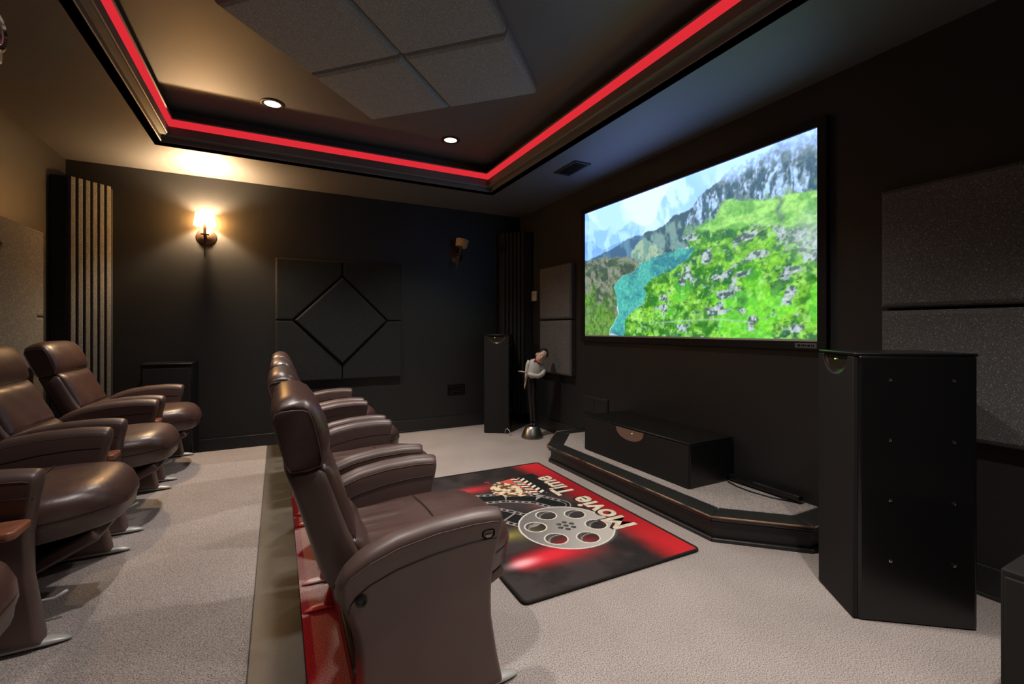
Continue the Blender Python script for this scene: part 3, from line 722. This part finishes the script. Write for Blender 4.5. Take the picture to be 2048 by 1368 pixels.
cs = thing('center_speaker', 'long low black center speaker lying on the stage below the screen', 'speaker', (2.37,2.62,SZ+.003))
W2 = .56
MB().box(.01,.43,-W2,W2,0,.285).build('cabinet', M['spk'], cs, bevel=.006)
MB().box(0,.43,-W2,W2,.285,.297).build('top_panel', M['spk'], cs, bevel=.003)
P = [(-W2+.004,.004),(W2-.004,.004),(W2-.004,.281),(.15,.281)]+[(.15*math.cos(a), .281-.085*math.sin(a)**.8) for a in np.linspace(.1,math.pi-.1,17)]+[(-.15,.281),(-W2+.004,.281)]
n = len(P); m = MB(); m.add([(-.004,y,z) for y,z in P]+[(.013,y,z) for y,z in P], [tuple(range(n)),tuple(range(2*n-1,n-1,-1))]+[(i,(i+1)%n,n+(i+1)%n,n+i) for i in range(n)])
m.build('grille', M['spk_cloth'], cs, bevel=.002)
MB().prism([(.152*math.cos(a),-.088*math.sin(a)) for a in np.linspace(0,math.pi,17)], 0, .004).xf(Matrix.Translation((-.003,0,.279)) @ Matrix(((0,0,1,0),(1,0,0,0),(0,1,0,0),(0,0,0,1)))).build('badge_dish', material('bronze_dish',(.30,.20,.15),.35,.5,metal=.5), cs)
MB().ball((-.002,-.03,.255),.004).build('indicator', M['glow'], cs, smooth=180)

o = thing('subwoofer', 'low black subwoofer box cut off at the lower right corner', 'speaker', (2.0,.30,0))
MB().box(.01,.46,-.245,.245,0,.45).build('cabinet', M['spk_cloth'], o, bevel=.006)
MB().box(0,.012,-.235,.235,.02,.43).build('front_panel', M['spk_cloth'], o, bevel=.004)
k_ = MB().lathe([(.012,0),(.012,.004),(.006,.010),(.001,.011)], 14).xf(Matrix.Translation((0,.175,.375)) @ Matrix.Rotation(-math.pi/2,4,'Y')).build('brass_knob', material('brass',(.55,.42,.18),.3,.5,metal=1), o, smooth=40)

o = thing('surround_speaker', 'square black speaker box standing in the shadow behind the back row', 'speaker', (-.84,4.93,0))
MB().box(-.18,.18,-.16,.18,0,.885).build('cabinet', M['spk'], o, bevel=.008)
MB().box(-.165,.165,-.172,-.158,.03,.86).build('grille', M['spk_cloth'], o, bevel=.004)
MB().box(-.183,.183,-.175,.18,.885,.90).build('top_panel', M['spk'], o, bevel=.003)

# ------------------------------------------------------------------ projector (upper left edge)
o = thing('projector', 'white ceiling projector with a blue lens at the upper left edge', 'projector', (-1.20,2.50,2.32))
rings = []
for x, k in ((-.18,.92),(-.17,1),(.08,1),(.13,.97),(.155,.88)):
    rings.append([(x, .245*k*a, .11+.11*k*b) for a, b in ((-1,-1),(1,-1),(1.02,-.7),(.98,.2),(.80,.75),(.5,1),(-.5,1),(-.80,.75),(-.98,.2),(-1.02,-.7))])
MB().loft(rings).build('housing', M['white'], o, smooth=30, bevel=.006)
MB().lathe([(.085,0),(.085,.012),(.074,.016),(.070,.006)], 28, cap0=False, cap1=False).xf(Matrix.Translation((.150,.155,.125)) @ Matrix.Rotation(math.pi/2,4,'Y')).build('lens_ring', M['chrome'], o, smooth=40)
MB().lathe([(.072,.004),(.050,.016),(.020,.022),(.001,.023)], 28).xf(Matrix.Translation((.150,.155,.125)) @ Matrix.Rotation(math.pi/2,4,'Y')).build('lens', material('blue_coated_lens',(.01,.06,.20),.12,.8,coat=1), o, smooth=180)
MB().lathe([(.02,.21),(.02,.33)], 12).build('ceiling_pole', M['trim'], o, smooth=40)

# ------------------------------------------------------------------ wall plates
o = thing('wall_control', 'small white wall control beside the ribbed corner column', 'switch', (XR,4.80,1.60))
MB().box(-.022,0,-.058,.058,-.062,.062).build('body', M['white'], o, bevel=.008, seg=3)
MB().box(-.0235,-.021,-.035,.035,-.005,.04).build('face_panel', material('ivory_panel',(.5,.48,.43),.4), o, bevel=.001)
o = thing('wall_plate', 'dark two-part wall plate low on the screen wall behind the center speaker', 'vent', (XR,3.60,.43))
MB().box(-.012,0,-.19,.19,-.085,.085).build('frame', M['plate'], o, bevel=.003)
for y in (-.09,.09): MB().box(-.016,-.01,y-.082,y+.082,-.072,.072).build('panel', M['trim'], o, bevel=.002)
o = thing('wall_vent', 'dark louvred return vent low on the far wall', 'vent', (1.93,YF,.46))
MB().box(-.11,.11,-.008,0,-.06,.06).build('frame', M['hole'], o, bevel=.002)
for k in range(6): MB().box(-.10,.10,-.014,-.006,-.05+k*.018,-.044+k*.018).build('slat', M['trim'], o)

# ------------------------------------------------------------------ rug
RX0, RX1, RY0, RY1 = .965, 2.02, 1.70, 3.43
rug = thing('area_rug', 'red and black cinema rug printed with a film reel and popcorn', 'rug', ((RX0+RX1)/2,(RY0+RY1)/2,0), math.radians(-.8))
rw, rl = RX1-RX0, RY1-RY0
def rug_paint(u, v):
    x = RX0+rw*u; y = RY0+rl*v; one = np.ones(x.shape+(3,))
    n = fbm(x,y,6,4,31)
    img = mixc(C(38,34,34)*one, C(56,50,50)*one, sm(.35,.65,n))
    # red edge at the screen side
    e = sm(1.78,1.93,x+.05*(n-.5)); img = mixc(img, C(156,20,30)*one, e*.95)
    for cy, ry in ((1.72,.42),(3.40,.30)):
        k = np.exp(-((y-cy)/ry)**2)*sm(1.72,1.92,x+.08*(n-.5)); img = mixc(img, C(206,42,48)*one, k*.9)
    # spotlight beams
    def beam(px, py, dx, dy, L, w0, w1, col, hotc):
        nonlocal img
        d = math.hypot(dx,dy); ax, ay = dx/d, dy/d
        a = ((x-px)*ax+(y-py)*ay); b = (-(x-px)*ay+(y-py)*ax); w = np.clip(w0+(w1-w0)*a/L, .01, 1)
        k = np.exp(-(b/w)**2)*sm(-.03,.05,a)*sm(L,L*.35,a); img = mixc(img, col*one, np.clip(k*1.1,0,1))
        k2 = np.exp(-(((a-.05)/.07)**2+(b/.03)**2)); img = mixc(img, hotc*one, np.clip(k2,0,1)*.9)
    beam(1.06,1.985,1,.05,.62,.05,.11,C(214,40,56),C(255,190,195))
    beam(1.02,3.06,1,0,.50,.030,.075,C(190,50,58),C(250,215,215))
    beam(1.10,2.30,.9,-.1,.35,.06,.08,C(104,98,60),C(150,140,60))
    k = np.exp(-(((x-1.62)/.10)**2+((y-2.60)/.06)**2)); img = mixc(img, C(150,96,86)*one, k*.6)
    # film strips
    def strip(pts, w, perf):
        nonlocal img
        best = np.full(x.shape, 9.); along = np.zeros_like(x); acc = 0
        for (x1,y1),(x2,y2) in zip(pts[:-1],pts[1:]):
            L = math.hypot(x2-x1,y2-y1); ax, ay = (x2-x1)/L, (y2-y1)/L
            a = np.clip((x-x1)*ax+(y-y1)*ay, 0, L); d = (x-x1-a*ax)*(-ay)+(y-y1-a*ay)*ax
            dist = np.hypot(x-x1-a*ax, y-y1-a*ay); sgn = np.where(d>=0,1,-1); c = dist < np.abs(best)
            best = np.where(c, dist*sgn, best); along = np.where(c, acc+a, along); acc += L
        d = np.abs(best)
        img = np.where((d<w)[...,None], C(16,20,20)*one, img)
        bd = (d>w-.036)&(d<w); per = ((along%.045)<.028)&(d>w-.030)&(d<w-.008)
        img = np.where((bd&~per)[...,None], C(150,140,140)*one, img)
        fr = (d<w-.034)&((along%.22)<.012); img = np.where(fr[...,None], C(150,140,140)*one, img)
    strip([(1.00,2.98),(1.20,2.88),(1.42,2.82),(1.60,2.70),(1.68,2.55)], .085, 1)
    strip([(1.16,2.70),(1.28,2.55),(1.36,2.42)], .095, 1)
    # film reel
    rx, ry, R = 1.545, 2.255, .285
    for ox, oy, shade in ((.016,-.014,1),(0,0,0)):
        d = np.hypot(x-rx-ox, y-ry-oy); dd = np.hypot(x-rx, y-ry)
        ang = np.arctan2(y-ry-oy, x-rx-ox)
        hole = np.zeros_like(x, bool); rim = np.zeros_like(x, bool); inner = np.zeros_like(x, bool)
        for k in range(6):
            a = math.atan2(.178,-.029)+k*math.pi/3
            cx, cy = rx+ox+.185*math.cos(a), ry+oy+.185*math.sin(a)
            h = np.hypot(x-cx,y-cy); hole |= h<.062; rim |= (h>=.062)&(h<.070)
            inner |= (h<.062)&(np.abs(np.hypot(x-cx-.022,y-cy+.05)-.085)<.006)
        for k in range(7):
            a = k*math.pi/3+.2; q = 0 if k==6 else .046
            hole |= np.hypot(x-rx-ox-q*math.cos(a), y-ry-oy-q*math.sin(a)) < .0165
        disc = (d<R)&~hole
        if shade: img = np.where(disc[...,None], C(74,76,76)*one, img)
        else:
            g = sm(-.28,.28,(x-rx)*.8-(y-ry)*.6); col = mixc(C(112,110,110)*one, C(184,180,174)*one, g)
            img = np.where(disc[...,None], col, img)
            img = np.where((rim&(d<R))[...,None], C(222,214,200)*one, img)
            img = np.where(inner[...,None], C(120,118,112)*one, img)
            img = np.where((np.abs(d-R)<.005)[...,None], C(216,210,200)*one, img)
    # popcorn box
    bx = inpoly(x,y,[(1.50,3.13),(1.66,3.17),(1.72,2.82),(1.56,2.80)])
    st_ = (((x-1.5)*.25+(y-2.8))%.075)<.034
    img = np.where(bx[...,None], np.where(st_[...,None], C(206,74,66)*one, C(196,92,80)*one), img)
    pc = inpoly(x+.03*(fbm(x,y,30,3,41)-.5), y, [(1.36,2.93),(1.42,3.08),(1.50,3.14),(1.60,3.02),(1.62,2.82),(1.53,2.79),(1.43,2.84)])
    pcn = fbm(x,y,40,3,42); img = np.where(pc[...,None], mixc(C(96,66,52)*one, C(226,206,170)*one, sm(.40,.56,pcn)), img)
    # clapper board
    cb_ = inpoly(x,y,[(1.70,3.20),(1.84,3.20),(1.88,2.76),(1.74,2.76)]); img = np.where(cb_[...,None], C(22,24,24)*one, img)
    for x0, sg in ((1.615,1),(1.675,-1)):
        bar = (x>x0+.02*(3.15-y))&(x<x0+.046+.02*(3.15-y))&(y>2.78)&(y<3.15); stp = ((y+sg*(x-x0)*.6)%.058)<.029
        img = np.where(bar[...,None], np.where(stp[...,None], C(226,220,200)*one, C(18,30,26)*one), img)
    lo_ = (np.abs(x-1.43)<.004)&(y>3.13)&(y<3.17) | (np.abs(y-3.17)<.004)&(x>1.40)&(x<1.435)
    img = np.where(lo_[...,None], C(190,40,44)*one, img)
    return np.clip(img,0,1)
paint_grid('rug_pile', 300, 500, lambda u,v: np.stack([-rw/2+rw*u, -rl/2+rl*v, np.full_like(u,.0125)],-1), rug_paint, attr_mat('printed_rug_pile', None), rug)
cr = .035; bp_ = []
for (cx, cy, a0) in ((rw/2,rl/2,0),(-rw/2,rl/2,90),(-rw/2,-rl/2,180),(rw/2,-rl/2,270)):
    for a in range(0,91,30):
        t = math.radians(a0+a); sx, sy_ = math.copysign(1,cx), math.copysign(1,cy)
        bp_.append((cx-sx*cr*.5+(cr*.5+.006)*math.cos(t), cy-sy_*cr*.5+(cr*.5+.006)*math.sin(t)))
MB().prism(bp_, .0, .012).build('rug_backing', M['rugedge'], rug, bevel=.004)
bnd = [(x,y,.010) for x,y in bp_]
MB().tube(bnd+bnd[:2], .008, 8).build('binding', M['rugedge'], rug, smooth=180)
def lettering(txt, y0, y1, xb, xt, z, mat, name, dx=0, dy=0):
    """text running along +Y (world), letter tops towards -X"""
    cu = bpy.data.curves.new(name, 'FONT'); cu.body = txt; cu.shear = .0; cu.offset = .028; cu.extrude = .004; cu.resolution_u = 4
    t = bpy.data.objects.new(name+'_curve', cu); COL.objects.link(t); bpy.context.view_layer.update()
    me = bpy.data.meshes.new_from_object(t.evaluated_get(bpy.context.evaluated_depsgraph_get())); bpy.data.objects.remove(t, do_unlink=True)
    n_ = len(me.vertices); co = np.empty(n_*3, np.float32); me.vertices.foreach_get('co', co); co = co.reshape(-1,3)
    a, b = co.min(0), co.max(0); f = (co-a)/(b-a)
    W = np.empty_like(co)
    W[:,1] = y0+(y1-y0)*f[:,0]-(RY0+RY1)/2+dy; W[:,0] = xb+(xt-xb)*f[:,1]-(RX0+RX1)/2+dx; W[:,2] = z+.0006*f[:,2]
    me.vertices.foreach_set('co', W.ravel()); me.update(); me.materials.clear(); me.materials.append(mat); me.name = name
    o_ = bpy.data.objects.new(name, me); COL.objects.link(o_); o_.parent = rug; return o_
for txt, y0, y1, xb, xt in (('Movie',2.075,2.60,1.945,1.775),('Time',2.68,3.09,1.93,1.765)):
    lettering(txt,y0,y1,xb,xt,.0128,M['letter_dark'],'lettering_shadow',-.014,.012)
    lettering(txt,y0,y1,xb,xt,.0136,M['letter'],'lettering')

# ------------------------------------------------------------------ waiter statue
S0 = thing('waiter_statue', 'small waiter statue in white shirt and red bow tie on a silver base', 'statue', (2.49,4.30,0), -math.radians(27.5))
MB().lathe([(.105,0),(.122,.004),(.122,.012),(.105,.05),(.085,.10),(.068,.125),(.060,.130),(.001,.130)], 32).build('base', M['pewter'], S0, smooth=50)
for sx, fx in ((-1,-.006),(1,.022)):
    MB().tube([(fx+.0,-.045,.135),(fx,-.02,.145),(fx,.008,.150),(fx,.02,.142)], [.014,.019,.020,.012], 10).build('shoe', M['trouser'], S0, smooth=180)
    MB().tube([(fx,.004,.150),(fx+.004,.004,.20),(fx-.002+sx*.001,0,.30),(fx-.010,-.002,.42),(fx-.014+sx*.004,0,.54),(fx-.014+sx*.004,0,.62),(fx-.012,0,.665)],
              [.020,.023,.026,.030,.033,.032,.028], 12).build('trouser_leg', M['trouser'], S0, smooth=180)
def oval(cx, cz, rx, ry, tilt, n=16):
    return [(cx+rx*math.cos(a)*math.cos(tilt), ry*math.sin(a), cz+rx*math.cos(a)*math.sin(tilt)) for a in np.linspace(0,2*math.pi,n,endpoint=False)]
MB().loft([oval(0,.655,.036,.036,0),oval(.000,.68,.045,.044,.05),oval(.026,.73,.078,.052,-.10),oval(.038,.78,.080,.050,-.30),oval(.044,.825,.070,.044,-.50),oval(.052,.845,.038,.032,-.6),oval(.062,.858,.018,.018,-.6)]).build('shirt', M['shirt'], S0, smooth=180)
# upper arm + forearm held across the waist, hand out to the side
MB().tube([(.088,0,.795),(.118,-.012,.765),(.134,-.018,.738),(.110,-.05,.700),(.060,-.066,.680),(0,-.062,.690),(-.05,-.05,.710)], [.026,.028,.026,.026,.025,.022,.017], 12).build('sleeve', M['shirt'], S0, smooth=180)
MB().tube([(-.05,-.05,.712),(-.085,-.048,.724),(-.12,-.046,.730),(-.158,-.044,.734)], [.014,.015,.014,.006], 10, flat=(1,.5)).build('hand', M['skin'], S0, smooth=180)
MB().tube([(-.028,.0,.845),(-.046,.002,.80),(-.058,.004,.73),(-.066,.0,.66),(-.074,-.004,.606)], [.024,.026,.022,.016,.012], 12).build('sleeve', M['shirt'], S0, smooth=180)
MB().tube([(-.075,-.005,.608),(-.079,-.006,.575),(-.083,-.008,.55),(-.082,-.010,.532)], [.012,.014,.012,.004], 10, flat=(.6,1)).build('hand', M['skin'], S0, smooth=180)
HM = Matrix.Translation((.100,-.016,.888)) @ Matrix.Rotation(.60,4,'Y') @ Matrix.Scale(1.12,4)
hd = MB().loft([[(x*math.cos(a), y*math.sin(a)+oy, z) for a in np.linspace(0,2*math.pi,16,endpoint=False)] for x,y,oy,z in
    ((.020,.022,0,-.085),(.022,.024,0,-.062),(.030,.036,-.008,-.055),(.042,.048,-.006,-.035),(.048,.054,-.002,-.005),(.048,.056,0,.025),(.042,.050,.002,.048),(.028,.034,.004,.064),(.010,.012,.004,.070))]).xf(HM).build('head', M['skin'], S0, smooth=180)
MB().tube([(0,-.052,.012),(0,-.066,-.012),(0,-.055,-.018)], [.006,.009,.005], 8).xf(HM).build('nose', M['skin'], hd, smooth=180)
for sx in (-1,1):
    MB().ball((sx*.051,.0,-.004),(.010,.012,.020)).xf(HM).build('ear', M['skin'], hd, smooth=180)
    MB().ball((sx*.018,-.050,.012),(.006,.004,.004)).xf(HM).build('eye', M['trouser'], hd, smooth=180)
MB().tube([(-.014,-.050,-.034),(0,-.053,-.037),(.014,-.050,-.034)], .0028, 6).xf(HM).build('mouth', M['redtie'], hd, smooth=180)
MB().loft([[(x*math.cos(a), y*math.sin(a)+oy, z+.016*math.sin(a)) for a in np.linspace(0,2*math.pi,16,endpoint=False)] for x,y,oy,z in
    ((.0495,.050,.010,.018),(.052,.056,.004,.038),(.046,.052,.005,.060),(.030,.034,.008,.076),(.010,.012,.008,.080))]).xf(HM).build('hair', M['trouser'], S0, smooth=180)
T_ = Matrix.Translation((.052,-.040,.838)) @ Matrix.Rotation(.5,4,'Y')
bt = MB()
for sx in (-1,1): bt.loft([[(sx*.004,-.006,-.007),(sx*.004,.006,-.007),(sx*.004,.006,.007),(sx*.004,-.006,.007)],[(sx*.034,-.008,-.019),(sx*.034,.006,-.019),(sx*.034,.006,.019),(sx*.034,-.008,.019)]])
bt.box(-.007,.007,-.010,.007,-.008,.008).xf(T_).build('bow_tie', M['redtie'], S0, bevel=.002)
cb = MB().tube([(2.30,4.60,.006),(2.29,4.56,.05),(2.29,4.52,.075),(2.30,4.48,.055),(2.31,4.46,.006)], .004, 6).build('cable', M['rail'], smooth=180)
tag(cb, 'thin looping cable on the carpet behind the waiter statue base', 'cable')
